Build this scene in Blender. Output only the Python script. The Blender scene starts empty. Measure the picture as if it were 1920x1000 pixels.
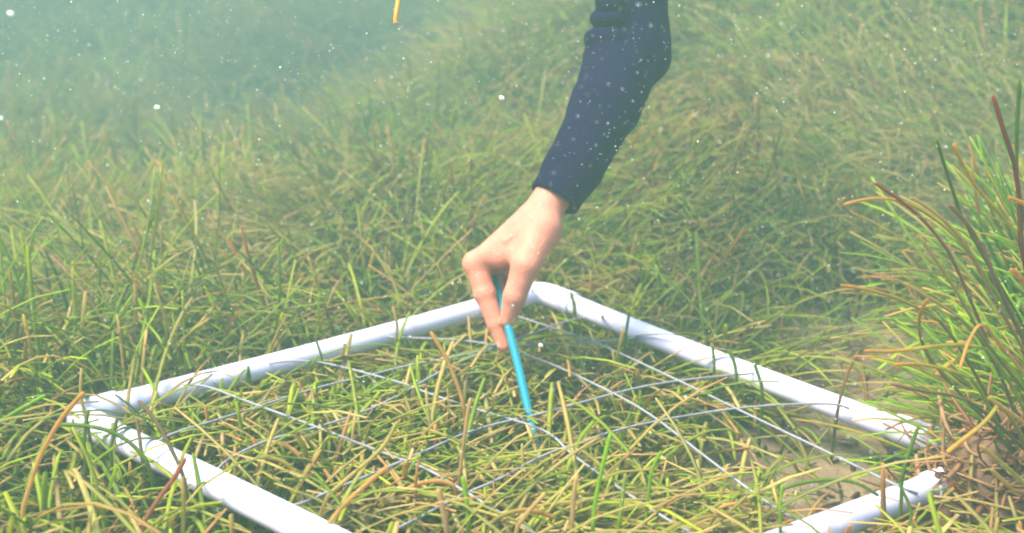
import bpy, math, random
import numpy as np
from mathutils import Vector

random.seed(4)
rng = np.random.default_rng(11)
SC = bpy.context.scene
COL = SC.collection

# ------------------------------------------------------------------ camera
F_PX, CAM_H, PITCH = 2400.0, 0.39, math.radians(16)
cam_d = bpy.data.cameras.new("camera")
cam = bpy.data.objects.new("camera", cam_d)
COL.objects.link(cam)
cam.location = (0, 0, CAM_H)
cam.rotation_euler = (math.radians(90) - PITCH, 0, 0)
cam_d.sensor_width = 36
cam_d.lens = 36 * F_PX / 1920
cam_d.clip_start = 0.02
cam_d.clip_end = 200
cam_d.dof.use_dof = True
cam_d.dof.focus_distance = 0.92
cam_d.dof.aperture_fstop = 8.0
SC.camera = cam

# ------------------------------------------------------------------ sky, sun, exposure
sun_dir = Vector((-0.42, -0.22, 0.88)).normalized()
W = bpy.data.worlds.new("World")
SC.world = W
W.use_nodes = True
nt = W.node_tree
sky = nt.nodes.new("ShaderNodeTexSky")
sky.sky_type = 'NISHITA'
sky.sun_disc = False
sky.sun_elevation = math.asin(sun_dir.z)
sky.sun_rotation = math.atan2(sun_dir.x, sun_dir.y)
nt.links.new(sky.outputs[0], nt.nodes["Background"].inputs[0])
nt.nodes["Background"].inputs[1].default_value = 0.15
ld = bpy.data.lights.new("sun", 'SUN')
ld.energy = 3.7
ld.angle = math.radians(28)
ld.color = (1.0, 0.87, 0.62)
lo = bpy.data.objects.new("sun", ld)
COL.objects.link(lo)
lo.rotation_euler = sun_dir.to_track_quat('Z', 'Y').to_euler()
lo.location = (0, 0, 6)
SC.view_settings.view_transform = 'Standard'
SC.view_settings.look = 'None'
SC.view_settings.gamma = 1
SC.view_settings.exposure = 2.55
SC.cycles.use_denoising = True
SC.cycles.max_bounces = 12
SC.cycles.diffuse_bounces = 8
SC.cycles.transmission_bounces = 8
SC.cycles.volume_bounces = 1
SC.cycles.filter_width = 1.9


# ------------------------------------------------------------------ helpers
def tag(o, label=None, cat=None, group=None, kind=None):
    if label: o["label"] = label
    if cat: o["category"] = cat
    if group: o["group"] = group
    if kind: o["kind"] = kind
    return o


def at(px, py, d):
    """world point seen at photo pixel (px, py) at camera depth d"""
    x = (px - 960) / F_PX * d
    y = (py - 500) / F_PX * d
    return np.array([x, d * math.cos(PITCH) - y * math.sin(PITCH),
                     CAM_H - y * math.cos(PITCH) - d * math.sin(PITCH)])


def mesh_obj(name, verts, faces, mat, parent=None, smooth=True, col=None, loc=None):
    me = bpy.data.meshes.new(name)
    verts = np.asarray(verts, dtype=np.float32)
    if loc is not None:
        verts = verts - np.asarray(loc, dtype=np.float32)
    faces = np.asarray(faces, dtype=np.int32)
    n, k = faces.shape
    me.vertices.add(len(verts))
    me.vertices.foreach_set("co", verts.ravel())
    me.loops.add(n * k)
    me.loops.foreach_set("vertex_index", faces.ravel())
    me.polygons.add(n)
    me.polygons.foreach_set("loop_start", np.arange(0, n * k, k, dtype=np.int32))
    me.polygons.foreach_set("loop_total", np.full(n, k, dtype=np.int32))
    if smooth:
        me.polygons.foreach_set("use_smooth", np.ones(n, dtype=bool))
    me.update(calc_edges=True)
    if col is not None:
        a = me.color_attributes.new("Col", 'FLOAT_COLOR', 'POINT')
        c4 = np.ones((len(verts), 4), dtype=np.float32)
        c4[:, :3] = col
        a.data.foreach_set("color", c4.ravel())
    me.materials.append(mat)
    o = bpy.data.objects.new(name, me)
    COL.objects.link(o)
    if loc is not None:
        o.location = loc
    if parent:
        o.parent = parent
    return o


def empty(name, loc):
    o = bpy.data.objects.new(name, None)
    o.empty_display_size = 0.03
    COL.objects.link(o)
    o.location = loc
    return o


def tube(pts, rad, seg=16, cap=True, noise=0):
    """tube along a polyline; rad is a number or one radius per point"""
    P = np.asarray(pts, float)
    m = len(P)
    R = np.full(m, rad, float) if np.isscalar(rad) else np.asarray(rad, float)
    T = np.gradient(P, axis=0)
    T /= np.linalg.norm(T, axis=1)[:, None]
    up = np.array([0, 0, 1.0]) if abs(T[0][2]) < 0.9 else np.array([1.0, 0, 0])
    N = np.cross(T, up)
    N /= np.linalg.norm(N, axis=1)[:, None]
    B = np.cross(N, T)
    a = np.linspace(0, 2 * np.pi, seg, endpoint=False)
    V = P[:, None] + R[:, None, None] * (np.cos(a)[None, :, None] * N[:, None] + np.sin(a)[None, :, None] * B[:, None])
    V = V.reshape(-1, 3)
    F = []
    for i in range(m - 1):
        for j in range(seg):
            k = (j + 1) % seg
            F.append((i * seg + j, i * seg + k, (i + 1) * seg + k, (i + 1) * seg + j))
    if cap:
        V = np.vstack([V, P[0], P[-1]])
        for j in range(seg):
            k = (j + 1) % seg
            F.append((m * seg, k, j, m * seg))
            F.append((m * seg + 1, (m - 1) * seg + j, (m - 1) * seg + k, m * seg + 1))
    return V, F


def tube_obj(name, pts, rad, mat, parent=None, seg=16, loc=None, extra=()):
    bm_v, bm_f = [], []
    off = 0
    for (p, r) in [(pts, rad)] + list(extra):
        V, F = tube(p, r, seg)
        bm_v.append(V)
        bm_f += [tuple(i + off for i in f) for f in F]
        off += len(V)
    V = np.vstack(bm_v)
    me = bpy.data.meshes.new(name)
    if loc is not None:
        V = V - np.asarray(loc)
    fs = [f[:3] if f[0] == f[3] else f for f in bm_f]
    me.from_pydata([tuple(v) for v in V], [], fs)
    for p in me.polygons:
        p.use_smooth = len(p.vertices) == 4
    me.materials.append(mat)
    o = bpy.data.objects.new(name, me)
    COL.objects.link(o)
    if loc is not None and parent is None:
        o.location = loc
    if parent:
        o.parent = parent
    return o


def vnoise(x, y, seed=0):
    """smooth value noise, 0..1"""
    xi, yi = np.floor(x).astype(np.int64), np.floor(y).astype(np.int64)
    fx, fy = x - xi, y - yi
    fx, fy = fx * fx * (3 - 2 * fx), fy * fy * (3 - 2 * fy)

    def h(i, j):
        v = np.sin(i * 127.1 + j * 311.7 + seed * 74.7) * 43758.5453
        return v - np.floor(v)
    return (h(xi, yi) * (1 - fx) + h(xi + 1, yi) * fx) * (1 - fy) + (h(xi, yi + 1) * (1 - fx) + h(xi + 1, yi + 1) * fx) * fy


def lerp(a, b, t):
    return a + (b - a) * t


def sstep(a, b, x):
    t = np.clip((x - a) / (b - a), 0, 1)
    return t * t * (3 - 2 * t)


# ------------------------------------------------------------------ materials
def new_mat(name):
    m = bpy.data.materials.new(name)
    m.use_nodes = True
    return m, m.node_tree, m.node_tree.nodes["Principled BSDF"]


def simple(name, rgb, rough=0.5, spec=0.4, bump=0.0, bscale=60, var=0.0, vscale=12):
    m, t, b = new_mat(name)
    b.inputs["Roughness"].default_value = rough
    b.inputs["Specular IOR Level"].default_value = spec
    tc = t.nodes.new("ShaderNodeTexCoord")
    if var > 0:
        n = t.nodes.new("ShaderNodeTexNoise")
        n.inputs["Scale"].default_value = vscale
        n.inputs["Detail"].default_value = 5
        t.links.new(tc.outputs["Object"], n.inputs["Vector"])
        mx = t.nodes.new("ShaderNodeMix")
        mx.data_type = 'RGBA'
        mx.inputs[6].default_value = (*[c * (1 - var) for c in rgb], 1)
        mx.inputs[7].default_value = (*[min(1, c * (1 + var)) for c in rgb], 1)
        t.links.new(n.outputs[0], mx.inputs[0])
        t.links.new(mx.outputs[2], b.inputs["Base Color"])
    else:
        b.inputs["Base Color"].default_value = (*rgb, 1)
    if bump > 0:
        n2 = t.nodes.new("ShaderNodeTexNoise")
        n2.inputs["Scale"].default_value = bscale
        n2.inputs["Detail"].default_value = 4
        t.links.new(tc.outputs["Object"], n2.inputs["Vector"])
        bp = t.nodes.new("ShaderNodeBump")
        bp.inputs["Strength"].default_value = bump
        bp.inputs["Distance"].default_value = 0.002
        t.links.new(n2.outputs[0], bp.inputs["Height"])
        t.links.new(bp.outputs[0], b.inputs["Normal"])
    return m


M_pvc = simple("pvc", (0.69, 0.67, 0.98), 0.38, 0.4, var=0.04, vscale=30)
M_fit = simple("pvc_fitting", (0.71, 0.69, 0.98), 0.33, 0.45)
M_cord = simple("cord", (0.28, 0.28, 0.34), 0.8, 0.1, bump=0.5, bscale=900, var=0.25, vscale=60)
M_teal = simple("teal_plastic", (0.0, 0.20, 0.29), 0.4, 0.4)
M_orange = simple("orange_plastic", (0.75, 0.26, 0.02), 0.45, 0.4)
M_speck = simple("speck", (0.95, 0.95, 0.95), 0.3, 0.6)
M_debris = simple("debris", (0.20, 0.105, 0.055), 0.9, 0.1, bump=0.8, bscale=250, var=0.5, vscale=90)
M_stone = simple("stone", (0.06, 0.06, 0.055), 0.8, 0.2, bump=0.6, bscale=200, var=0.4, vscale=60)

# grass: colour of each blade (green root, tan tip) comes from the mesh
M_grass, t, b = new_mat("seagrass_blade")
att = t.nodes.new("ShaderNodeAttribute")
att.attribute_name = "Col"
tc = t.nodes.new("ShaderNodeTexCoord")
nz = t.nodes.new("ShaderNodeTexNoise")
nz.inputs["Scale"].default_value = 140
nz.inputs["Detail"].default_value = 3
t.links.new(tc.outputs["Object"], nz.inputs["Vector"])
hs = t.nodes.new("ShaderNodeMapRange")
hs.inputs[3].default_value = 0.72
hs.inputs[4].default_value = 1.3
t.links.new(nz.outputs[0], hs.inputs[0])
vm = t.nodes.new("ShaderNodeVectorMath")
vm.operation = 'SCALE'
t.links.new(att.outputs["Color"], vm.inputs[0])
t.links.new(hs.outputs[0], vm.inputs["Scale"])
t.links.new(vm.outputs[0], b.inputs["Base Color"])
b.inputs["Roughness"].default_value = 0.5
b.inputs["Specular IOR Level"].default_value = 0.35
tr = t.nodes.new("ShaderNodeBsdfTranslucent")
t.links.new(vm.outputs[0], tr.inputs[0])
ms = t.nodes.new("ShaderNodeMixShader")
ms.inputs[0].default_value = 0.58
t.links.new(b.outputs[0], ms.inputs[1])
t.links.new(tr.outputs[0], ms.inputs[2])
t.links.new(ms.outputs[0], t.nodes["Material Output"].inputs[0])

# sand
M_sand, t, b = new_mat("sand")
tc = t.nodes.new("ShaderNodeTexCoord")
n1 = t.nodes.new("ShaderNodeTexNoise")
n1.inputs["Scale"].default_value = 16
n1.inputs["Detail"].default_value = 8
n2 = t.nodes.new("ShaderNodeTexNoise")
n2.inputs["Scale"].default_value = 260
n2.inputs["Detail"].default_value = 3
t.links.new(tc.outputs["Object"], n1.inputs["Vector"])
t.links.new(tc.outputs["Object"], n2.inputs["Vector"])
cr = t.nodes.new("ShaderNodeValToRGB")
cr.color_ramp.elements[0].position = 0.33
cr.color_ramp.elements[0].color = (0.12, 0.09, 0.06, 1)
cr.color_ramp.elements[1].position = 0.62
cr.color_ramp.elements[1].color = (0.33, 0.26, 0.19, 1)
t.links.new(n1.outputs[0], cr.inputs[0])
mx = t.nodes.new("ShaderNodeMix")
mx.data_type = 'RGBA'
mx.blend_type = 'MULTIPLY'
mx.inputs[0].default_value = 0.6
t.links.new(cr.outputs[0], mx.inputs[6])
t.links.new(n2.outputs[0], mx.inputs[7])
mul = t.nodes.new("ShaderNodeVectorMath")
mul.operation = 'SCALE'
mul.inputs["Scale"].default_value = 1.35
t.links.new(mx.outputs[2], mul.inputs[0])
ga = t.nodes.new("ShaderNodeAttribute")
ga.attribute_name = "Col"
gm = t.nodes.new("ShaderNodeVectorMath")
gm.operation = 'MULTIPLY'
t.links.new(mul.outputs[0], gm.inputs[0])
t.links.new(ga.outputs["Color"], gm.inputs[1])
t.links.new(gm.outputs[0], b.inputs["Base Color"])
b.inputs["Roughness"].default_value = 0.95
bp = t.nodes.new("ShaderNodeBump")
bp.inputs["Strength"].default_value = 0.7
bp.inputs["Distance"].default_value = 0.004
t.links.new(n2.outputs[0], bp.inputs["Height"])
t.links.new(bp.outputs[0], b.inputs["Normal"])

# skin
M_skin = simple("skin", (0.65, 0.235, 0.165), 0.5, 0.35, bump=0.45, bscale=650, var=0.30, vscale=55)
bs = M_skin.node_tree.nodes["Principled BSDF"]
bs.inputs["Subsurface Weight"].default_value = 0.12
bs.inputs["Subsurface Radius"].default_value = (0.012, 0.005, 0.003)
bs.inputs["Subsurface Scale"].default_value = 0.4
M_sleeve = simple("neoprene", (0.004, 0.0015, 0.026), 0.9, 0.06, bump=0.35, bscale=700, var=0.25, vscale=30)

OD = 0.0205
# ------------------------------------------------------------------ quadrat corners
CB = at(1012, 547, 1.333)
CL = at(139, 781, 1.003)
CF = at(985, 1203, 0.649)
CR = at(1862, 870, 0.989)

# ------------------------------------------------------------------ seabed
_A = np.array([[1, p[0], p[1]] for p in (CB, CL, CF, CR)])
_co = np.linalg.lstsq(_A, np.array([p[2] for p in (CB, CL, CF, CR)]), rcond=None)[0]
print("plane", _co, CB, CL, CF, CR)


def ground(x, y):
    x = np.asarray(x, float)
    y = np.asarray(y, float)
    xc, yc = np.clip(x, -0.36, 0.39), np.clip(y, 0.58, 1.3)
    z = _co[0] + _co[1] * xc + _co[2] * yc - 0.080
    # the meadow rises behind the quadrat on the right; back left it stays low and runs away
    w = sstep(-0.75, 0.55, x - 0.10 * (y - 1.3))
    d = np.maximum(y - 1.34, 0)
    z = z + w * (0.26 * d * sstep(0, 0.5, d)) + 0.035 * sstep(1.30, 1.5, y) * w
    z = z - (1 - w) * (0.05 * sstep(1.5, 2.0, y) + 0.17 * sstep(1.8, 3.0, y)) + (1 - w) * 0.16 * np.maximum(y - 3.9, 0)
    # a silty mound showing through where the grass is thin
    z = z + 0.030 * np.clip(1 - ((x - 0.30) / 0.17) ** 2 - ((y - 1.04) / 0.22) ** 2, 0, 1) ** 0.7
    # low bank at the right edge, where the tall clump grows
    z = z + 0.055 * sstep(0.40, 0.55, x + 0.25 * (y - 0.9)) * sstep(1.6, 1.1, y)
    amp = 0.015 + 0.11 * sstep(1.3, 2.2, y)
    z = z + amp * (vnoise(x * 2.3 + 9, y * 2.3, 3) - 0.5) + 0.007 * (vnoise(x * 13, y * 13, 5) - 0.5)
    z = z + 0.12 * sstep(1.8, 3.0, y) * (vnoise(x * 1.1 + 3, y * 1.3, 8) - 0.5)
    return z


def sheet():
    gx = np.sinh(np.linspace(-4.2, 4.2, 420)) / np.sinh(4.2) * 30
    ty = np.linspace(0, 1, 460)
    gy = -5 + 0 * ty
    gy = np.concatenate([np.linspace(-8, 0.2, 30), np.linspace(0.22, 2.5, 300), 2.5 + np.linspace(0.01, 1, 110) ** 2 * 30])
    X, Y = np.meshgrid(gx, gy, indexing='ij')
    Z = ground(X, Y)
    Z = np.where(Z > 1.05, 1.05 + 0.25 * np.tanh((Z - 1.05) * 0.8), Z)
    V = np.stack([X, Y, Z], -1).reshape(-1, 3)
    nx, ny = len(gx), len(gy)
    i, j = np.meshgrid(np.arange(nx - 1), np.arange(ny - 1), indexing='ij')
    a = i * ny + j
    Fq = np.stack([a, a + ny, a + ny + 1, a + 1], -1).reshape(-1, 4)
    return V, Fq


# ------------------------------------------------------------------ blades of grass
GREEN = np.array([[0.24, 0.34, 0.015], [0.30, 0.40, 0.02], [0.17, 0.26, 0.018], [0.35, 0.40, 0.03]])
TAN = np.array([[0.68, 0.50, 0.18], [0.60, 0.48, 0.15], [0.72, 0.56, 0.24], [0.62, 0.35, 0.14]])


def blades(base, L, r, az, th0, bend, rings, sides, root, tip, tpow, wob=0.25, press=False):
    n = len(base)
    s = np.linspace(0, 1, rings)
    th = th0[:, None] + bend[:, None] * s[None] ** 1.3
    azs = az[:, None] + (rng.normal(0, wob, n))[:, None] * s[None]
    tx = np.sin(th) * np.cos(azs)
    ty = np.sin(th) * np.sin(azs)
    tz = np.cos(th)
    T = np.stack([tx, ty, tz], -1)
    step = (L / (rings - 1))[:, None, None]
    mid = (T[:, 1:] + T[:, :-1]) / 2 * step
    P = np.concatenate([np.zeros((n, 1, 3)), np.cumsum(mid, 1)], 1) + base[:, None, :]
    if press:
        P, ok = press_down(P)
        T = np.gradient(P, axis=1)
        T /= np.linalg.norm(T, axis=-1)[..., None] + 1e-9
        P, T, azs, r = P[ok], T[ok], azs[ok], r[ok]
        root, tip, tpow, n = root[ok], tip[ok], tpow[ok], int(ok.sum())
    N = np.stack([-np.sin(azs), np.cos(azs), np.zeros_like(azs)], -1)
    B = np.cross(T, N)
    B /= np.linalg.norm(B, axis=-1)[..., None] + 1e-9
    R = r[:, None] * np.interp(s, [0, 0.1, 0.85, 1], [0.7, 1, 0.95, 0.72])[None]
    # blunt closed tip
    Pt = P[:, -1:] + T[:, -1:] * (r[:, None, None] * 0.5)
    P = np.concatenate([P, Pt], 1)
    N = np.concatenate([N, N[:, -1:]], 1)
    B = np.concatenate([B, B[:, -1:]], 1)
    R = np.concatenate([R, r[:, None] * 0.12], 1)
    m = rings + 1
    a = np.linspace(0, 2 * np.pi, sides, endpoint=False)
    V = P[:, :, None] + R[:, :, None, None] * (np.cos(a)[None, None, :, None] * N[:, :, None] * 1.35
                                              + np.sin(a)[None, None, :, None] * B[:, :, None] * 0.6)
    tt = np.append(s, 1.0)[None, :] ** tpow[:, None]
    C = root[:, None] * (1 - tt[..., None]) + tip[:, None] * tt[..., None]
    C = np.repeat(C[:, :, None, :], sides, 2)
    k = np.arange(m - 1)[:, None]
    j = np.arange(sides)[None]
    q = np.stack([k * sides + j, k * sides + (j + 1) % sides, (k + 1) * sides + (j + 1) % sides, (k + 1) * sides + j], -1).reshape(-1, 4)
    Fc = (np.arange(n)[:, None, None] * (m * sides) + q[None]).reshape(-1, 4)
    return V.reshape(-1, 3), Fc, C.reshape(-1, 3)


def plane_z(x, y):
    return _co[0] + _co[1] * x + _co[2] * y


def press_down(P):
    """the quadrat lies on the grass: blades near it are pressed down, none runs through a pipe"""
    n = len(P)
    cx, cy = 0.017, 0.92
    # rotated square coordinate: 0 at the centre, 1 on the pipes
    u = (CR - CL)[:2]; u = u / np.linalg.norm(u)
    v = np.array([-u[1], u[0]])
    q = P[..., :2] - np.array([cx, cy])
    m = (np.abs(q @ u) + np.abs(q @ v)) / 0.353
    mm = m.min(1)
    hmax = (P[..., 2] - plane_z(P[..., 0], P[..., 1])).max(1)
    behind = (P[:, 0, 1] > cy + 0.02)
    inside = np.where(behind & (mm > 0.72), -0.010, -0.001)
    near_stick = ((P[:, 0, 0] - 0.02) / 0.05) ** 2 + ((P[:, 0, 1] - 0.92) / 0.07) ** 2 < 1
    inside = np.where(near_stick, -0.022, inside)
    lim = np.where(mm < 1.0, inside, np.where(behind, 0.035 + 0.22 * np.maximum(mm - 1.05, 0), -0.006 + 0.08 * np.maximum(mm - 1.1, 0)))
    lim = lim + np.abs(rng.normal(0, 0.009, n)) + np.where(rng.random(n) < np.where(behind, 0.03, 0.15) * (1 - near_stick), rng.uniform(0.01, 0.05, n), 0)
    b = P[:, 0, 2] - plane_z(P[:, 0, 0], P[:, 0, 1])
    f = np.where(hmax > lim, np.clip((lim - b) / (hmax - b + 1e-6), 0.15, 1), 1)
    P = P.copy()
    P[..., 2] = P[:, :1, 2] + (P[..., 2] - P[:, :1, 2]) * f[:, None]
    ok = np.ones(n, bool)
    for A, B_ in ((CB, CL), (CL, CF), (CF, CR), (CR, CB)):
        ab = B_ - A
        for Q in (P, (P[:, 1:] + P[:, :-1]) / 2):
            h = np.clip(((Q - A) @ ab) / (ab @ ab), 0, 1)
            dd = np.linalg.norm(Q - A - h[..., None] * ab, axis=-1)
            ok &= (dd > OD / 2 + 0.001).all(1)
    return P, ok


def pick_colours(n, x, y, far):
    g = GREEN[rng.integers(0, len(GREEN), n)] * rng.uniform(0.8, 1.3, (n, 1))
    tn = TAN[rng.integers(0, len(TAN), n)] * rng.uniform(0.75, 1.15, (n, 1))
    patch = vnoise(x * 3.1, y * 3.1, 21)
    u = rng.random(n)
    p_green = np.clip(0.42 + 0.6 * (patch - 0.5) - 0.15 * sstep(0.95, 0.65, y) - 0.12 * sstep(1.3, 1.6, y) * sstep(-0.2, 0.4, x), 0.05, 0.9)
    p_dead = 0.13
    tip = np.where((u < p_green)[:, None], g * 1.25 + np.array([0.05, 0.03, 0.0]), tn)
    root = np.where((u > 1 - p_dead)[:, None], tn * 0.6, g)
    tpow = rng.uniform(1.0, 3.4, n)
    return root, tip, tpow


def scatter(n_try, ymin, ymax, dens, slack=0.16):
    y = ymin + (ymax - ymin) * rng.random(n_try)
    half = 0.42 * y + slack
    hm = 0.42 * ymax + slack
    x = rng.uniform(-hm, hm, n_try)
    keep = np.abs(x) < half
    x, y = x[keep], y[keep]
    return x, y


def sand_mask(x, y):
    """share of blades kept: bare sand patches near the right corner"""
    wx = x + 0.05 * (vnoise(x * 14, y * 14, 31) - 0.5)
    wy = y + 0.05 * (vnoise(x * 14, y * 14, 32) - 0.5)
    m = np.ones_like(x)
    for cx, cy, rx, ry, lo_ in ((0.275, 0.965, 0.165, 0.175, 0.04), (0.37, 1.18, 0.15, 0.19, 0.04), (0.38, 1.40, 0.14, 0.13, 0.08), (0.19, 0.91, 0.13, 0.11, 0.15), (0.02, 0.92, 0.04, 0.06, 0.5),
                                (0.38, 0.84, 0.08, 0.11, 0.06), (0.22, 1.02, 0.10, 0.08, 0.45)):
        d = np.sqrt(((wx - cx) / rx) ** 2 + ((wy - cy) / ry) ** 2)
        m = np.minimum(m, lo_ + (1 - lo_) * sstep(0.75, 1.15, d))
    return m


# the seabed: pale silt where it is bare, green turf tint under the meadow, brightened to paint fill light into the shaded gaps
V, Fq = sheet()
gm_ = sand_mask(V[:, 0], V[:, 1])[:, None]
gcol = np.array([[0.85, 0.78, 0.70]]) * (1 - gm_) + np.array([[1.2, 1.7, 0.48]]) * gm_
tag(mesh_obj("seabed", V, Fq, M_sand, col=gcol), "sandy sloping seabed under the seagrass meadow", None, None, "structure")


def flow(x, y):
    return 2 * np.pi * (vnoise(x * 1.7 + 2, y * 1.7, 41) * 1.3 - 0.1)


parts = []
# (y range, blades per m2, rings, sides, length, radius, canopy)
for (ya, yb, dens, rings, sides, L0, L1, r0, tmax) in (
        (0.30, 0.62, 14000, 10, 5, 0.08, 0.23, 0.0013, 1.0),
        (0.62, 1.35, 14000, 9, 4, 0.08, 0.23, 0.00125, 1.0),
        (1.35, 2.3, 20000, 8, 3, 0.08, 0.19, 0.0012, 0.8),
        (2.3, 3.6, 10500, 7, 3, 0.10, 0.25, 0.0017, 0.8),
        (3.6, 5.6, 3500, 6, 3, 0.13, 0.28, 0.0030, 0.8),
        (5.6, 9.0, 1000, 5, 3, 0.18, 0.38, 0.0060, 0.8)):
    sl_ = 0.16 if yb < 1.4 else 0.16 + 0.20 * (yb - 1.4)
    area = 2 * (0.42 * yb + sl_) * (yb - ya)
    x, y = scatter(int(area * dens), ya, yb, dens, sl_)
    clump = vnoise(x * 9, y * 9, 51) * 0.6 + vnoise(x * 24, y * 24, 52) * 0.4
    keep = rng.random(len(x)) < sand_mask(x, y) * np.clip(0.55 + 1.4 * (clump - 0.3), 0.35, 1)
    x, y = x[keep], y[keep]
    # roots gather in small tufts
    tx, ty = np.round(x / 0.021) * 0.021, np.round(y / 0.021) * 0.021
    hx = vnoise(tx * 777.1, ty * 333.3, 61) - 0.5
    hy = vnoise(tx * 555.7, ty * 919.9, 62) - 0.5
    cx, cy = tx + hx * 0.02, ty + hy * 0.02
    x = cx + (x - tx) * 0.45
    y = cy + (y - ty) * 0.45
    n = len(x)
    z = ground(x, y) - 0.004
    out = np.ones(n)
    L = rng.uniform(L0, L1, n) * (0.8 + 0.5 * vnoise(x * 3, y * 3, 71))
    # blades are longer on the banks, shorter near the bare sand
    L *= 0.5 + 0.5 * sand_mask(x, y)
    fl = flow(x, y)
    loose = rng.random(n)
    az = np.where(loose < np.where(y > 1.3, 0.8, 0.6), fl + rng.normal(0, 0.45, n), rng.uniform(0, 2 * np.pi, n))
    th0 = np.abs(rng.normal(0.35, 0.35, n)) + 0.5 * sstep(0.95, 1.3, y)
    bend = np.clip(rng.normal(1.15, 0.65, n), -0.5, 2.5)
    rad = r0 * rng.uniform(0.75, 1.3, n)
    root, tip, tp = pick_colours(n, x, y, 0)
    parts.append(blades(np.stack([x, y, z], -1), L, rad, az, th0, bend, rings, sides, root, tip, tp, press=yb < 1.6))


def join(parts):
    off, VV, FF, CC = 0, [], [], []
    for V, F, C in parts:
        VV.append(V); FF.append(F + off); CC.append(C)
        off += len(V)
    return np.vstack(VV), np.vstack(FF), np.vstack(CC)


V, Fq, C = join(parts)
print("meadow blades faces", len(Fq))
tag(mesh_obj("seagrass_meadow", V, Fq, M_grass, col=C),
    "dense meadow of thin green and tan seagrass covering the seabed", "seagrass", None, "stuff")


# ------------------------------------------------------------------ tall clumps on the bank at the right edge
def clump(name, label, cx, cy, rx, ry, n, La, Lb, lean_az, lean, rad, greenish, seed_off=0):
    a = rng.uniform(0, 2 * np.pi, n)
    q = np.sqrt(rng.random(n))
    x = cx + rx * q * np.cos(a)
    y = cy + ry * q * np.sin(a)
    z = ground(x, y) - 0.005
    L = rng.uniform(La, Lb, n)
    outa = np.arctan2(y - cy, x - cx)
    mixm = rng.random(n) < 0.5
    az = np.where(mixm, lean_az + rng.normal(0, 0.8, n), outa + rng.normal(0, 0.5, n))
    th0 = np.abs(rng.normal(lean, 0.22, n))
    bend = rng.normal(0.75, 0.5, n)
    g = np.array([[0.26, 0.42, 0.01], [0.34, 0.48, 0.01], [0.17, 0.30, 0.015]])[rng.integers(0, 3, n)]
    tn = np.array([[0.55, 0.30, 0.07], [0.55, 0.40, 0.10], [0.50, 0.22, 0.07], [0.66, 0.48, 0.12]])[rng.integers(0, 4, n)]
    u = rng.random(n)
    tip = np.where((u < greenish)[:, None], g * 1.3, tn)
    root = np.where((u > 0.98)[:, None], np.array([[0.22, 0.06, 0.04]]), g * 0.9)
    R = rad * rng.uniform(0.75, 1.25, n)
    V, F_, C = blades(np.stack([x, y, z], -1), L, R, az, th0, bend, 12, 6, root, tip, rng.uniform(1.2, 3.5, n), wob=0.5)
    o = mesh_obj(name, V, F_, M_grass, col=C, loc=(cx, cy, float(ground(cx, cy))))
    tag(o, label, "seagrass clump", "tall seagrass clumps on the bank at the right")
    return o


clump("seagrass_clump", "tall bright green seagrass clump with orange tips, nearest the lower right edge", 0.495, 0.93, 0.09, 0.08, 1300, 0.09, 0.21,
      math.radians(175), 0.45, 0.0014, 0.6)
clump("seagrass_clump", "tall seagrass clump with reddish brown blades standing behind the nearest clump", 0.58, 1.10, 0.12, 0.09, 760, 0.14, 0.27,
      math.radians(170), 0.35, 0.0015, 0.55)

# single blades that stand out, each rooted where it grows
def depth_of(p):
    return p[1] * math.cos(PITCH) + (CAM_H - p[2]) * math.sin(PITCH)


def on_plane(px, py, lift=0.0):
    r1 = at(px, py, 1.0) - np.array([0, 0, CAM_H])
    nrm = np.array([-_co[1], -_co[2], 1.0])
    tt_ = (_co[0] + lift - CAM_H) / (r1 @ nrm)
    return np.array([0, 0, CAM_H]) + r1 * tt_


def smooth_line(P, it=3):
    P = np.asarray(P, float)
    for _ in range(it):
        Q = [P[0]]
        for i_ in range(len(P) - 1):
            Q += [P[i_] * 0.75 + P[i_ + 1] * 0.25, P[i_] * 0.25 + P[i_ + 1] * 0.75]
        Q.append(P[-1])
        P = np.array(Q)
    return P


def single(path, w, c_tip, c_root, d=None, slope=0.0, root=None):
    """path runs tip -> root"""
    if d is None:
        d = depth_of(on_plane(*path[-1])) - 0.02
    m_ = len(path)
    P = [at(x_, y_, d + slope * k_ / m_) for k_, (x_, y_) in enumerate(path)]
    if root is not None:
        P.append(np.array([root[0], root[1], float(ground(root[0], root[1]))]))
    else:
        e = P[-1].copy(); e[2] = min(e[2], float(ground(e[0], e[1]))) - 0.005
        e[1] += 0.01
        P.append(e)
    P = smooth_line(P, 2)
    r_ = w * d / F_PX / 2
    R_ = np.full(len(P), r_); R_[0] = r_ * 0.35; R_[1] = r_ * 0.9
    V, F_ = tube(P, R_, 6)
    F_ = np.array([f if len(f) == 4 else (f[0], f[1], f[2], f[0]) for f in F_ if f[0] != f[3]])
    t_ = np.repeat(np.linspace(0, 1, len(P)), 6)[:, None]
    C = np.array(c_tip) * (1 - t_) + np.array(c_root) * t_
    C = np.vstack([C, C[:1], C[-1:]])
    return V, F_, C


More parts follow.
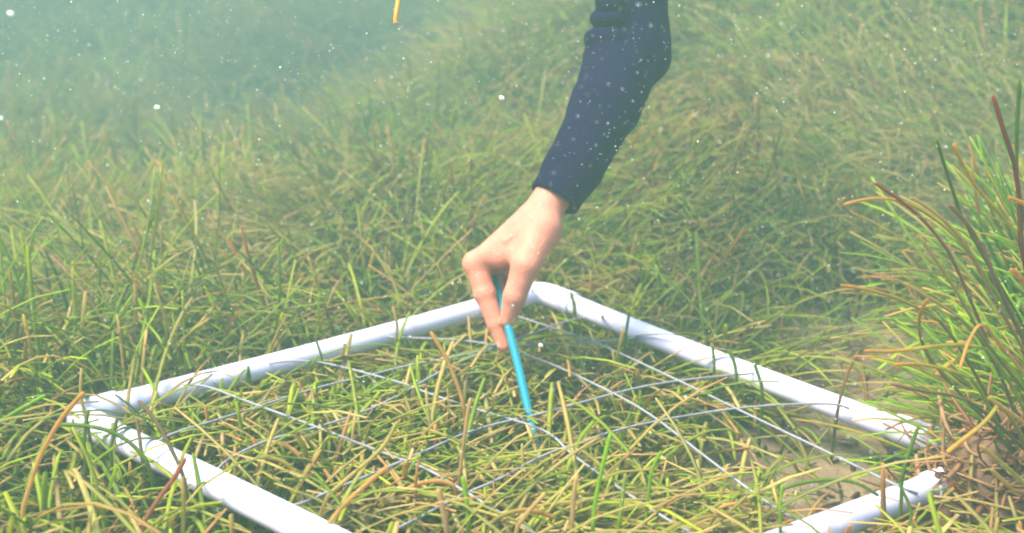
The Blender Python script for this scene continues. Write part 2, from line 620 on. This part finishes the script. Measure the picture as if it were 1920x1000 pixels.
BG, DG, TN, OR, RD, BR_ = (0.26, 0.46, 0.01), (0.15, 0.25, 0.02), (0.60, 0.42, 0.16), (0.62, 0.33, 0.08), (0.40, 0.10, 0.06), (0.34, 0.20, 0.12)
FRONT = (
    ([(1145, 812), (1128, 880), (1114, 950), (1110, 1010)], 9, BG, BG), ([(867, 893), (876, 940), (880, 1010)], 10, BG, BG),
    ([(1240, 846), (1221, 880), (1214, 940), (1208, 1010)], 7, BG, DG), ([(1173, 887), (1166, 940), (1158, 1010)], 8, (0.3, 0.36, 0.05), BG),
    ([(1467, 909), (1462, 948), (1464, 1010)], 7, BG, BG), ([(821, 916), (829, 952), (842, 1010)], 12, TN, BR_),
    ([(1081, 891), (1074, 940), (1072, 1010)], 10, TN, BR_), ([(807, 622), (838, 672), (862, 732), (874, 780)], 8, OR, TN),
    ([(882, 746), (873, 800), (864, 872), (860, 900)], 8, TN, BR_), ([(763, 917), (792, 904), (832, 901), (860, 915)], 9, OR, TN),
    ([(1042, 971), (1000, 957), (972, 956), (932, 970), (915, 990)], 9, OR, DG), ([(158, 735), (116, 780), (76, 852), (60, 896), (34, 984)], 9, OR, TN),
    ([(348, 859), (328, 896), (296, 936), (258, 1000)], 9, RD, BR_), ([(85, 741), (30, 772), (-20, 802), (-60, 860)], 8, BG, DG),
    ([(259, 751), (296, 792), (324, 848), (340, 880), (350, 918)], 8, BR_, DG), ([(112, 796), (176, 799), (224, 815), (258, 842), (285, 880)], 8, DG, DG),
    ([(256, 783), (262, 824), (268, 870)], 7, BR_, DG), ([(220, 783), (213, 815), (205, 850)], 7, DG, DG),
    ([(166, 768), (160, 800), (156, 850)], 7, DG, DG), ([(153, 690), (150, 740), (160, 780), (166, 800)], 6, TN, DG),
    ([(1022, 925), (990, 960), (960, 1000)], 9, TN, TN), ([(726, 876), (690, 905), (640, 950), (600, 1005)], 9, OR, TN),
    ([(745, 790), (720, 840), (660, 890), (590, 950)], 8, (0.45, 0.42, 0.1), TN), ([(566, 905), (540, 870), (510, 858), (480, 856)], 9, OR, BR_),
    ([(590, 895), (560, 850), (530, 832), (500, 826)], 9, OR, TN), ([(1412, 676), (1421, 700), (1432, 735)], 7, DG, DG),
    ([(1366, 657), (1378, 680), (1383, 720)], 7, DG, DG), ([(1336, 648), (1338, 668), (1340, 690)], 6, DG, DG), ([(1610, 660), (1592, 692), (1572, 752)], 6, RD, DG),
    ([(1510, 990), (1440, 960), (1380, 940), (1330, 960)], 8, OR, TN), ([(1070, 548), (1075, 565), (1078, 590)], 7, DG, DG),
    ([(1180, 585), (1176, 610), (1172, 640)], 6, DG, DG), ([(736, 575), (746, 610), (742, 640)], 6, TN, DG), ([(590, 630), (597, 650), (606, 680)], 5, DG, DG),
    ([(460, 720), (464, 700), (466, 680)], 5, DG, DG), ([(1648, 930), (1600, 900), (1520, 900), (1440, 925)], 7, DG, DG),
    ([(1722, 800), (1700, 860), (1690, 900), (1690, 960)], 7, DG, DG), ([(1685, 905), (1712, 960), (1700, 1000)], 6, DG, DG),
)
CR_ = (0.45, 0.90)
SIDE = (
    ([(1776, 848), (1812, 820), (1852, 788), (1884, 740)], 11, (0.75, 0.42, 0.08), (0.3, 0.38, 0.04)), ([(1620, 658), (1680, 660), (1760, 648), (1812, 646), (1872, 660)], 9, OR, BG),
    ([(1676, 684), (1728, 682), (1784, 696), (1840, 716)], 9, OR, BG), ([(1581, 384), (1635, 371), (1689, 375), (1743, 402), (1797, 447), (1850, 520)], 8, OR, BG),
    ([(1788, 269), (1806, 312), (1833, 357), (1878, 402), (1925, 470)], 9, (0.7, 0.4, 0.06), (0.3, 0.38, 0.03)), ([(1862, 179), (1883, 249), (1903, 307), (1912, 380), (1915, 500)], 11, RD, (0.15, 0.05, 0.04)),
    ([(1639, 343), (1689, 375), (1740, 420), (1800, 500)], 8, RD, BR_), ([(1576, 535), (1644, 546), (1716, 573), (1790, 620)], 8, OR, DG),
    ([(1725, 445), (1761, 496), (1810, 573), (1850, 650)], 8, TN, DG), ([(1711, 370), (1770, 411), (1820, 470), (1860, 560)], 8, TN, BR_),
    ([(1693, 530), (1752, 564), (1806, 600), (1860, 660)], 8, TN, DG), ([(1779, 384), (1815, 420), (1846, 472), (1880, 560)], 10, BR_, BR_),
    ([(1756, 262), (1770, 307), (1783, 348), (1810, 430)], 8, DG, DG), ([(1890, 370), (1930, 385), (1960, 420)], 10, OR, TN),
    ([(1895, 505), (1915, 520), (1940, 560)], 11, OR, OR), ([(1837, 835), (1880, 870), (1925, 910)], 10, TN, BG), ([(1858, 880), (1890, 910), (1905, 925)], 9, TN, TN),
    ([(1740, 560), (1722, 590), (1725, 640), (1760, 700)], 8, OR, DG), ([(1800, 690), (1815, 640), (1840, 600), (1870, 640)], 8, OR, TN), ([(1912, 150), (1905, 260), (1908, 400)], 9, DG, DG),
    ([(1852, 745), (1890, 770), (1930, 800)], 9, TN, TN), ([(1670, 720), (1735, 735), (1790, 740), (1850, 770)], 8, BR_, DG),
)
hb = [single(p_, w_, ct, c_r) for (p_, w_, ct, c_r) in FRONT]
V, Fq, C = join(hb)
tag(mesh_obj("loose_seagrass", V, Fq, M_grass, col=C), "single long seagrass blades standing out over the pipes and cords", "seagrass", None, "stuff")
hs_ = [single(p_, w_ * 0.85, ct, c_r, d=0.80, slope=0.06, root=(CR_[0] + random.uniform(-.04, .04), CR_[1] + random.uniform(-.04, .04))) for (p_, w_, ct, c_r) in SIDE]
V, Fq, C = join(hs_)
tag(mesh_obj("seagrass_spray", V, Fq, M_grass, col=C, loc=(CR_[0], CR_[1], float(ground(*CR_)))),
    "spray of long arching orange and red tipped seagrass blades leaning over the right corner", "seagrass clump", "tall seagrass clumps on the bank at the right")

# ------------------------------------------------------------------ quadrat of plastic pipe
quad = empty("sampling_quadrat", tuple((CB + CL + CF + CR) / 4))
tag(quad, "square white plastic pipe quadrat strung with grey cords, lying on the seagrass", "quadrat")
qloc = (CB + CL + CF + CR) / 4


def q_tube(name, pts, rad, mat, seg=20, extra=()):
    return tube_obj(name, pts, rad, mat, quad, seg, loc=qloc, extra=extra)


corner = {'B': CB, 'L': CL, 'F': CF, 'R': CR}
arm = {'BL': 0.036, 'BR': 0.05, 'LB': 0.036, 'LF': 0.06, 'FL': 0.04, 'FR': 0.04, 'RF': 0.10, 'RB': 0.085}
for a_, b_, sag in (('B', 'L', -0.002), ('L', 'F', 0.002), ('F', 'R', 0.0), ('R', 'B', -0.003)):
    A, B_ = corner[a_], corner[b_]
    u = (B_ - A) / np.linalg.norm(B_ - A)
    P = [lerp(A + u * 0.026, B_ - u * 0.026, t_) + np.array([0, 0, sag * math.sin(math.pi * t_)]) for t_ in np.linspace(0, 1, 15)]
    q_tube("pipe", P, OD / 2, M_pvc, 28)
for k_, nb in (('B', 'LR'), ('L', 'BF'), ('F', 'LR'), ('R', 'FB')):
    A = corner[k_]
    u = corner[nb[0]] - A
    u /= np.linalg.norm(u)
    v = corner[nb[1]] - A
    v /= np.linalg.norm(v)
    r_el = OD / 2 + 0.0019
    eu, ev = arm[k_ + nb[0]], arm[k_ + nb[1]]
    rb = 0.018
    P = [A + u * eu, A + u * (eu - 0.0008), A + u * (eu * 0.75), A + u * rb * 1.15]
    for t_ in np.linspace(0.06, 0.94, 12):          # rounded bend
        P.append((1 - t_) ** 2 * (A + u * rb) + 2 * t_ * (1 - t_) * (A + (u + v) * 0.0015) + t_ ** 2 * (A + v * rb))
    P += [A + v * rb * 1.15, A + v * (ev * 0.75), A + v * (ev - 0.0008), A + v * ev]
    R_ = [r_el - 0.0009] + [r_el] * (len(P) - 2) + [r_el - 0.0009]
    q_tube("elbow", P, R_, M_fit, 28)

# cords: laid out across the quadrat with the slack each one has
CORDS = (
    [(905, 578), (960, 590), (1030, 613), (1100, 636), (1140, 652), (1290, 722), (1400, 776), (1560, 852), (1688, 914), (1720, 925)],
    [(690, 630), (780, 634), (905, 640), (1010, 672), (1095, 710), (1210, 768), (1320, 855), (1440, 945), (1510, 985), (1545, 993)],
    [(505, 682), (545, 676), (600, 678), (680, 698), (760, 720), (800, 737), (900, 770), (1000, 798), (1040, 818), (1068, 850), (1160, 915), (1290, 1000), (1400, 1045)],
    [(345, 722), (385, 723), (425, 738), (490, 763), (600, 803), (720, 850), (800, 878), (860, 915), (960, 975), (1100, 1060), (1220, 1110)],
    [(282, 842), (310, 816), (400, 790), (500, 757), (600, 725), (690, 705), (760, 686), (860, 668), (930, 652), (1030, 645), (1150, 640), (1222, 626)],
    [(398, 896), (408, 878), (435, 856), (500, 825), (590, 803), (680, 775), (760, 735), (828, 695), (900, 662), (1035, 612), (1085, 595), (1140, 598)],
    [(480, 958), (560, 948), (620, 920), (700, 888), (800, 845), (870, 812), (940, 792), (1000, 780), (1100, 752), (1200, 725), (1300, 710), (1390, 702), (1418, 700)],
    [(640, 1040), (780, 975), (860, 930), (940, 898), (1000, 862), (1060, 838), (1150, 808), (1240, 787), (1400, 762), (1560, 755), (1592, 766)],
)
for ci, cp in enumerate(CORDS):
    m_ = len(cp)
    P = smooth_line([on_plane(x_, y_, 0.006 if 0 < k_ < m_ - 1 else 0.0) for k_, (x_, y_) in enumerate(cp)])
    q_tube("string", P, 0.00095, M_cord, 8)


# ------------------------------------------------------------------ the diver's arm (signed distance fields -> one smooth surface)
def cap_sdf(P, a, b, ra, rb):
    a = np.asarray(a); b = np.asarray(b)
    ab = b - a
    h = np.clip(((P - a) @ ab) / (ab @ ab), 0, 1)
    return np.linalg.norm(P - a - h[..., None] * ab, axis=-1) - (ra + (rb - ra) * h)


def smin(a, b, k):
    h = np.clip(0.5 + 0.5 * (b - a) / k, 0, 1)
    return b * (1 - h) + a * h - k * h * (1 - h)


def surface_nets(fn, lo, hi, step):
    ax = [np.arange(lo[i], hi[i] + step, step) for i in range(3)]
    G = np.stack(np.meshgrid(*ax, indexing='ij'), -1)
    Vv = np.concatenate([fn(g) for g in np.array_split(G, max(1, G.shape[0] // 12))], 0)
    ins = Vv < 0
    nx, ny, nz_ = Vv.shape
    cs = [(0, 0, 0), (1, 0, 0), (0, 1, 0), (1, 1, 0), (0, 0, 1), (1, 0, 1), (0, 1, 1), (1, 1, 1)]

    def sl(arr, c):
        return arr[c[0]:nx - 1 + c[0], c[1]:ny - 1 + c[1], c[2]:nz_ - 1 + c[2]]
    acc = np.zeros((nx - 1, ny - 1, nz_ - 1, 3))
    cnt = np.zeros((nx - 1, ny - 1, nz_ - 1))
    for a in range(8):
        for b in range(a + 1, 8):
            ca, cb = np.array(cs[a]), np.array(cs[b])
            if np.abs(ca - cb).sum() != 1:
                continue
            va, vb = sl(Vv, cs[a]), sl(Vv, cs[b])
            x = (va < 0) != (vb < 0)
            t_ = np.where(x, va / np.where(x, va - vb, 1), 0)
            p = ca + (cb - ca) * t_[..., None]
            acc += p * x[..., None]
            cnt += x
    act = cnt > 0
    idx = -np.ones(act.shape, dtype=np.int64)
    idx[act] = np.arange(act.sum())
    cell = np.argwhere(act)
    verts = np.array(lo) + (cell + acc[act] / cnt[act][:, None]) * step
    faces = []
    for axis in range(3):
        s0 = [slice(None)] * 3; s1 = [slice(None)] * 3
        s0[axis] = slice(0, -1); s1[axis] = slice(1, None)
        i0, i1 = ins[tuple(s0)], ins[tuple(s1)]
        e = np.argwhere(i0 != i1)
        o1, o2 = (axis + 1) % 3, (axis + 2) % 3
        e = e[(e[:, o1] > 0) & (e[:, o2] > 0)]
        e = e[(e[:, o1] < act.shape[o1]) & (e[:, o2] < act.shape[o2])]
        d1 = np.zeros(3, int); d1[o1] = 1
        d2 = np.zeros(3, int); d2[o2] = 1
        q = [idx[tuple((e - d1 - d2).T)], idx[tuple((e - d2).T)], idx[tuple(e.T)], idx[tuple((e - d1).T)]]
        q = np.stack(q, -1)
        flip = ~ins[e[:, 0], e[:, 1], e[:, 2]]
        q[flip] = q[flip][:, ::-1]
        faces.append(q)
    return verts, np.vstack(faces)


HD = 1.13      # depth of the pinching fingers


def hp(x, y, dd=0.0):
    return at(x, y, HD + dd)


PX = HD / F_PX   # metres per photo pixel at the hand
toward = at(960, 500, 1) - at(960, 500, 2)     # unit vector towards the camera
# joints
WR = hp(1022, 392, 0.000)
FA = hp(1064, 322, 0.020)
EL = hp(1176, 96, 0.10)
UA = hp(1184, -40, 0.10)
SH = hp(1190, -420, 0.16)
idx_ = [hp(893, 497, -0.004), hp(909, 551, -0.008), hp(929, 607, -0.012), hp(945, 648, -0.014)]
mid_ = [hp(899, 500, 0.020), hp(923, 540, 0.030), hp(948, 560, 0.032), hp(960, 588, 0.020)]
rin_ = [hp(907, 502, 0.038), hp(928, 540, 0.048), hp(957, 545, 0.048), hp(967, 528, 0.042)]
pin_ = [hp(921, 495, 0.055), hp(938, 528, 0.057), hp(963, 530, 0.052), hp(971, 512, 0.048)]
thb_ = [hp(1020, 428, -0.018), hp(986, 497, -0.030), hp(965, 556, -0.030), hp(952, 600, -0.024)]


def body_sdf(P):
    # forearm and wrist: two parallel cores make an oval section
    d = None
    o1 = toward * 0.007
    for o in (o1, -o1 * 1.4):
        q = cap_sdf(P, WR + o, FA + o, 0.0158, 0.0175)
        q = smin(q, cap_sdf(P, FA + o, EL + o, 0.0175, 0.025), 0.006)
        d = q if d is None else smin(d, q, 0.008)
    d = smin(d, cap_sdf(P, EL, UA, 0.026, 0.026), 0.012)
    d = smin(d, cap_sdf(P, UA, SH, 0.026, 0.036), 0.012)
    # ulna head
    d = smin(d, cap_sdf(P, hp(1040, 372, 0.030), hp(1046, 365, 0.030), 0.010, 0.010), 0.008)
    # metacarpals
    for (j, r0, r1, wo) in ((idx_[0], 0.0125, 0.0100, -0.006), (mid_[0], 0.0125, 0.0102, 0.006),
                            (rin_[0], 0.0120, 0.0098, 0.017), (pin_[0], 0.0110, 0.0090, 0.026)):
        w = hp(1016, 396, wo)
        d = smin(d, cap_sdf(P, w, j, r0, r1), 0.008)
    # palm side and the web between thumb and index
    d = smin(d, cap_sdf(P, hp(1010, 430, 0.010), hp(940, 492, 0.018), 0.016, 0.010), 0.012)
    d = smin(d, cap_sdf(P, hp(1012, 438, 0.028), hp(952, 488, 0.040), 0.014, 0.011), 0.012)
    d = smin(d, cap_sdf(P, hp(1002, 420, -0.006), hp(938, 484, -0.010), 0.013, 0.0085), 0.010)
    d = smin(d, cap_sdf(P, hp(1016, 440, -0.012), hp(972, 478, -0.016), 0.015, 0.010), 0.010)
    # thumb
    tb = cap_sdf(P, thb_[0], thb_[1], 0.0150, 0.0125)
    tb = smin(tb, cap_sdf(P, thb_[1], thb_[2], 0.0120, 0.0098), 0.004)
    tb = smin(tb, cap_sdf(P, thb_[2], thb_[3], 0.0098, 0.0072), 0.003)
    d = smin(d, tb, 0.009)
    # fingers
    for fj, r in ((idx_, (0.0104, 0.0091, 0.0077, 0.0058)), (mid_, (0.0098, 0.0086, 0.0074, 0.0062)),
                  (rin_, (0.0094, 0.0082, 0.0072, 0.0060)), (pin_, (0.0082, 0.0070, 0.0062, 0.0054))):
        f = cap_sdf(P, fj[0], fj[1], r[0], r[1])
        f = smin(f, cap_sdf(P, fj[1], fj[2], r[1], r[2]), 0.0025)
        f = smin(f, cap_sdf(P, fj[2], fj[3], r[2], r[3]), 0.002)
        # knuckle
        f = smin(f, np.linalg.norm(P - fj[1], axis=-1) - r[1] * 1.04, 0.003)
        d = smin(d, f, 0.0035)
    # index knuckle
    d = smin(d, np.linalg.norm(P - hp(889, 492, -0.003), axis=-1) - 0.0092, 0.006)
    # veins and tendons under the skin of the back of the hand
    for (x0, y0, x1, y1, dz, r_) in ((1012, 388, 960, 425, 0.004, 0.0016), (960, 425, 915, 470, 0.002, 0.0014), (990, 418, 950, 452, -0.008, 0.0014), (1000, 405, 935, 470, 0.012, 0.0016)):
        v_ = cap_sdf(P, hp(x0, y0, dz - 0.012), hp(x1, y1, dz - 0.011), r_, r_)
        d = smin(d, v_ , 0.005)
    # creases over the finger joints
    for c_, ax_, amp_ in ((idx_[1], idx_[2] - idx_[0], 0.00025), (idx_[2], idx_[3] - idx_[1], 0.00022), (thb_[2], thb_[3] - thb_[1], 0.00025), (idx_[0], idx_[1] - mid_[0], 0.0004)):
        ax_ = ax_ / np.linalg.norm(ax_)
        q_ = (P - c_) @ ax_
        rr_ = np.linalg.norm(P - c_, axis=-1)
        d = d + amp_ * np.cos(q_ * 1900) * np.exp(-(q_ / 0.0032) ** 2) * np.exp(-(rr_ / 0.016) ** 4)
    # extensor tendon ridge and dip beside it
    d = smin(d, cap_sdf(P, hp(985, 402, -0.010), hp(905, 480, -0.008), 0.0035, 0.0035), 0.010)
    return d


person = empty("person", tuple(WR))
tag(person, "person reaching down in a dark navy wetsuit sleeve, bare hand pinching a teal stick", "person")
bl, bh = hp(840, 690, -0.06), hp(1090, 280, 0.10)
lo_b = np.minimum(bl, bh) - 0.01
hi_b = np.maximum(bl, bh) + 0.01
allj = np.array([WR, FA, EL] + idx_ + mid_ + rin_ + pin_ + thb_)
lo_b = allj.min(0) - 0.03
hi_b = allj.max(0) + 0.06
lo_b[1] -= 0.01
Vb, Fb = surface_nets(body_sdf, lo_b, hi_b, 0.0012)
body = mesh_obj("body", Vb, Fb, M_skin, parent=person, loc=WR)
body.location = (0, 0, 0)

M_nail = simple("nail", (0.72, 0.38, 0.30), 0.25, 0.5)
right = np.array([1.0, 0, 0])
for (a_, b_, k_, nn_, rr_) in ((thb_[2], thb_[3], 0.80, toward * 0.75 + right * 0.75, 0.0074), (idx_[2], idx_[3], 0.78, toward * 0.55 - right * 0.85, 0.0059)):
    t_ = (b_ - a_) / np.linalg.norm(b_ - a_)
    n_ = nn_ - t_ * (nn_ @ t_); n_ /= np.linalg.norm(n_)
    w_ = np.cross(t_, n_)
    c_ = lerp(a_, b_, k_) + n_ * (rr_ - 0.0006)
    U_, V_ = np.meshgrid(np.linspace(-1, 1, 15), np.linspace(-1, 1, 13), indexing='ij')
    rad_ = np.clip(1 - (np.abs(U_) ** 3 + np.abs(V_) ** 3) * 0.55, 0, 1)
    pts_ = []
    for sgn in (1, -1):
        pts_.append(c_ + t_ * (U_ * 0.0052)[..., None] + w_ * (V_ * 0.0042 * (1 - 0.25 * U_ ** 2))[..., None]
                    + n_ * (0.0010 * rad_ * (1 if sgn > 0 else -0.6) - 0.0016 * V_ ** 2)[..., None])
    Vn = np.concatenate([p_.reshape(-1, 3) for p_ in pts_])
    i_, j_ = np.meshgrid(np.arange(14), np.arange(12), indexing='ij')
    a0 = i_ * 13 + j_
    F1 = np.stack([a0, a0 + 13, a0 + 14, a0 + 1], -1).reshape(-1, 4)
    o_ = mesh_obj("fingernail", Vn, np.vstack([F1, F1[:, ::-1] + 195]), M_nail, parent=person, loc=WR)
    o_.location = (0, 0, 0)

# ---- wetsuit sleeve
CUF = hp(1034, 372, 0.004)
ax_s = (FA - WR) / np.linalg.norm(FA - WR)
cut_n = ax_s * 1.0 + toward * 0.30
cut_n /= np.linalg.norm(cut_n)


def sleeve_sdf(P):
    o1 = toward * 0.008
    d = None
    W2 = WR + (WR - FA) * 0.25 + (hp(1030, 392) - hp(1022, 392)) * 0.8
    F2 = hp(1074, 318, 0.022)
    M2 = hp(1135, 200, 0.065)
    for o in (o1, -o1):
        q = cap_sdf(P, W2 + o, F2 + o, 0.0195, 0.0235)
        q = smin(q, cap_sdf(P, F2 + o, M2 + o, 0.0235, 0.0300), 0.01)
        q = smin(q, cap_sdf(P, M2 + o, EL + o * 0.7, 0.0300, 0.0365), 0.01)
        d = q if d is None else smin(d, q, 0.010)
    d = smin(d, cap_sdf(P, hp(1184, 92, 0.10), UA, 0.0365, 0.0330), 0.008)
    d = smin(d, cap_sdf(P, UA, SH, 0.0330, 0.052), 0.012)
    # elbow point on the right
    d = smin(d, cap_sdf(P, hp(1212, 108, 0.095), hp(1214, 60, 0.10), 0.020, 0.016), 0.012)
    # folds inside the elbow
    for (x0, y0, x1, y1, r) in ((1116, 72, 1158, 66, 0.0114), (1119, 36, 1160, 32, 0.0084), (1134, 6, 1165, 3, 0.0092)):
        for dz in (-0.022, -0.011, 0, 0.011):
            k = 1 - abs(dz + 0.005) * 12
            d = smin(d, cap_sdf(P, hp(x0, y0, 0.10 + dz), hp(x1, y1, 0.08 + dz), r * k, r * 0.6), 0.0018)
    # faint wrinkles along the forearm
    along = (P - EL) @ ax_s
    side = (P - EL) @ np.array([1.0, 0, 0])
    d = d + 0.0003 * np.sin(along * 210 + side * 90) * np.exp(-((along + 0.03) / 0.05) ** 2)
    
    d = d + 0.0022 * (vnoise(along * 48 + 3, side * 30, 91) - 0.5) + 0.0014 * (vnoise(along * 95 - side * 60, side * 35 + along * 20, 92) - 0.5)
    cut = -(P - CUF) @ cut_n
    inner = None
    for o in (o1, -o1):
        q = cap_sdf(P, W2 + o, F2 + o, 0.0160, 0.0180)
        inner = q if inner is None else smin(inner, q, 0.010)
    inner = np.maximum(inner, (P - F2) @ ax_s)
    d = np.maximum(d, -inner)
    # soft rolled hem
    return -smin(-d, -cut, 0.0016)


pts_s = np.array([CUF, FA, EL, UA, SH])
lo_s = pts_s.min(0) - 0.06
hi_s = pts_s.max(0) + 0.07
lo_s[2] += 0.01
Vs, Fs = surface_nets(sleeve_sdf, lo_s, hi_s, 0.0021)
sl_o = mesh_obj("sleeve", Vs, Fs, M_sleeve, parent=person, loc=WR)
sl_o.location = (0, 0, 0)
tag(sl_o, "dark navy wetsuit sleeve creased inside the elbow")

# ------------------------------------------------------------------ teal stick held by the hand
P0, P1 = at(927, 520, HD + 0.02), at(1014, 884, 0.985)
PT = [lerp(P0, P1, t_) + np.array([0.0022 * math.sin(t_ * math.pi), 0, 0]) for t_ in (0, 0.004, 0.02, 0.3, 0.5, 0.7, 0.9, 1.0)]
tube_obj("pencil", PT, [0.0022, 0.0034, 0.0036, 0.0036, 0.0036, 0.0036, 0.0036, 0.0018], M_teal, seg=12, loc=tuple(P1))
pc = bpy.data.objects["pencil"]
pc.name = "marker_stick"
tag(pc, "slim teal plastic stick held upright between thumb and finger above the quadrat", "stick")

# orange stick hanging in the water at the top
PO = [at(741, 46, 0.95), at(741.3, 43, 0.95), at(743, 25, 0.95), at(748, -5, 0.955), at(756, -70, 0.96), at(768, -210, 0.98)]
tube_obj("orange_stick", PO, [0.0011, 0.0017, 0.0017, 0.0018, 0.0018, 0.0018], M_orange, seg=10, loc=tuple(PO[0]))
tag(bpy.data.objects["orange_stick"], "thin orange stick poking down into the water at the top edge", "stick")

# ------------------------------------------------------------------ dead leaf litter at the right corner
mx_, my_ = 0.366, 0.842
gxy = np.linspace(-1, 1, 70)
X, Y = np.meshgrid(gxy, gxy, indexing='ij')
rr = np.sqrt(X ** 2 + Y ** 2)
xx, yy = mx_ + X * 0.085, my_ + Y * 0.105
hgt = 0.120 * np.clip(1 - rr ** 2.2, 0, 1) + 0.016 * (vnoise(xx * 70, yy * 70, 81) - 0.4) * np.clip(1.2 - rr, 0, 1) + 0.01 * (vnoise(xx * 170, yy * 170, 82) - 0.5) * np.clip(1.1 - rr, 0, 1)
zz = ground(xx, yy) - 0.006 + hgt
Vd = np.stack([xx, yy, zz], -1).reshape(-1, 3)
i, j = np.meshgrid(np.arange(69), np.arange(69), indexing='ij')
a = i * 70 + j
Fd = np.stack([a, a + 70, a + 71, a + 1], -1).reshape(-1, 4)
nd = 700
a = rng.uniform(0, 2 * np.pi, nd)
q = np.sqrt(rng.random(nd)) * 1.05
x = mx_ + 0.086 * q * np.cos(a)
y = my_ + 0.101 * q * np.sin(a)
z = ground(x, y) + 0.116 * np.clip(1 - q ** 2.2, 0, 1)
br = np.array([[0.36, 0.16, 0.07], [0.48, 0.27, 0.13], [0.20, 0.09, 0.05], [0.55, 0.34, 0.17]])[rng.integers(0, 4, nd)]
Vl, Fl, Cl = blades(np.stack([x, y, z], -1), rng.uniform(0.012, 0.05, nd), rng.uniform(0.0009, 0.0018, nd), rng.uniform(0, 6.28, nd),
                    rng.uniform(0.9, 1.7, nd), rng.normal(0, 0.9, nd), 7, 4, br, br * 1.15, np.ones(nd), wob=1.2)
nb_ = 260
xb, yb_ = rng.uniform(0.12, 0.42, nb_), rng.uniform(0.84, 1.34, nb_)
kb = sand_mask(xb, yb_) < 0.5
xb, yb_ = xb[kb], yb_[kb]
nb_ = len(xb)
bb = np.array([[0.16, 0.09, 0.05], [0.10, 0.07, 0.04], [0.34, 0.26, 0.16]])[rng.integers(0, 3, nb_)]
Vb2, Fb2, Cb2 = blades(np.stack([xb, yb_, ground(xb, yb_) + 0.002], -1), rng.uniform(0.005, 0.035, nb_), rng.uniform(0.0007, 0.0016, nb_), rng.uniform(0, 6.28, nb_),
                       rng.uniform(1.4, 1.6, nb_), rng.normal(0, 0.15, nb_), 6, 4, bb, bb, np.ones(nb_), wob=0.3)
Cd = np.tile(np.array([[0.30, 0.17, 0.10]]), (len(Vd), 1)) * (0.6 + 0.9 * vnoise(Vd[:, 0] * 120, Vd[:, 1] * 120, 83))[:, None]
V, Fq, C = join([(Vd, Fd, Cd), (Vl, Fl, Cl), (Vb2, Fb2, Cb2)])
tag(mesh_obj("leaf_litter", V, Fq, M_grass, col=C), "heap of brown dead seagrass litter burying the right corner of the quadrat", "litter", None, "stuff")


# ------------------------------------------------------------------ pebbles
def blob(name, c, rx, ry, rz, mat, sub=2, rough=0.25):
    import bmesh
    bm = bmesh.new()
    bmesh.ops.create_icosphere(bm, subdivisions=sub, radius=1)
    for v in bm.verts:
        k = 1 + rough * (random.random() - 0.5)
        v.co = Vector((v.co.x * rx * k, v.co.y * ry * k, v.co.z * rz * k))
    for f in bm.faces:
        f.smooth = True
    me = bpy.data.meshes.new(name)
    bm.to_mesh(me); bm.free()
    me.materials.append(mat)
    o = bpy.data.objects.new(name, me)
    COL.objects.link(o)
    o.location = tuple(c)
    return o


for (x, y, s, lab) in ((0.262, 0.80, 0.006, "small dark pebble on the bare sand inside the quadrat, towards its right corner"),
                       (0.335, 1.00, 0.017, "larger dark rounded stone on sand just behind the back right pipe")):
    o = blob("pebble", (x, y, float(ground(x, y)) + s * 0.3), s, s * 0.8, s * 0.75, M_stone, 3, 0.18)
    tag(o, lab, "pebble")

# ------------------------------------------------------------------ air bubbles and drifting specks
for (px_, py_, d_, r_, lab) in ((20, 26, 0.60, 0.0016, "bright white bubble at the top left edge of the water"),
                                (295, 202, 0.70, 0.0015, "bright bubble drifting over the hazy meadow, left of the arm"),
                                (941, 184, 0.80, 0.0019, "white flake shaped bubble just left of the sleeve"),
                                (1014, 648, 1.05, 0.0021, "white bubble low beside the fingertips over the cords"),
                                (2, 222, 0.60, 0.0010, "small orange tinted bubble cut by the left edge")):
    o = blob("bubble", at(px_, py_, d_), r_, r_ * 0.8, r_ * 0.7, M_speck, 2, 0.3)
    o.rotation_euler = (0.2, 0.5, 0)
    tag(o, lab, "bubble")

octv = np.array([[1, 0, 0], [-1, 0, 0], [0, 1, 0], [0, -1, 0], [0, 0, 1], [0, 0, -1]], float)
octf = np.array([[0, 2, 4], [2, 1, 4], [1, 3, 4], [3, 0, 4], [2, 0, 5], [1, 2, 5], [3, 1, 5], [0, 3, 5]])
ns = 6500
d_ = rng.uniform(0.55, 1.08, ns)
pxs = rng.uniform(-150, 2070, ns)
pys = rng.beta(1.0, 1.5, ns) * 1150 - 80
cen = np.array([at(a_, b_, c_) for a_, b_, c_ in zip(pxs, pys, d_)])
rs = 0.00023 * np.exp(rng.normal(0, 0.36, ns)) * (0.6 + 0.5 * d_)
Vsx = (cen[:, None] + octv[None] * rs[:, None, None] * rng.uniform(0.35, 1.5, (ns, 1, 3))).reshape(-1, 3)
Fsx = (np.arange(ns)[:, None, None] * 6 + octf[None]).reshape(-1, 3)
tag(mesh_obj("suspended_specks", Vsx, Fsx, M_speck, smooth=False), "tiny white specks drifting in the water in front of the arm", "specks", None, "stuff")

# ------------------------------------------------------------------ the water itself: one closed box of haze
import bmesh
bm = bmesh.new()
bmesh.ops.create_cube(bm, size=1)
me = bpy.data.meshes.new("haze")
bm.to_mesh(me); bm.free()
hz = bpy.data.objects.new("haze", me)
COL.objects.link(hz)
hz.scale = (64, 48, 4.2)
hz.location = (0, 14, 1.75 - 2.1)
Mh = bpy.data.materials.new("water_haze")
Mh.use_nodes = True
t = Mh.node_tree
t.nodes.remove(t.nodes["Principled BSDF"])
pv = t.nodes.new("ShaderNodeVolumePrincipled")
pv.inputs["Color"].default_value = (0.195, 0.32, 0.315, 1)
pv.inputs["Density"].default_value = 0.31
pv.inputs["Anisotropy"].default_value = 0.2
t.links.new(pv.outputs[0], t.nodes["Material Output"].inputs["Volume"])
me.materials.append(Mh)
tag(hz, "blue green murky water between the camera and the meadow", "water", None, "stuff")
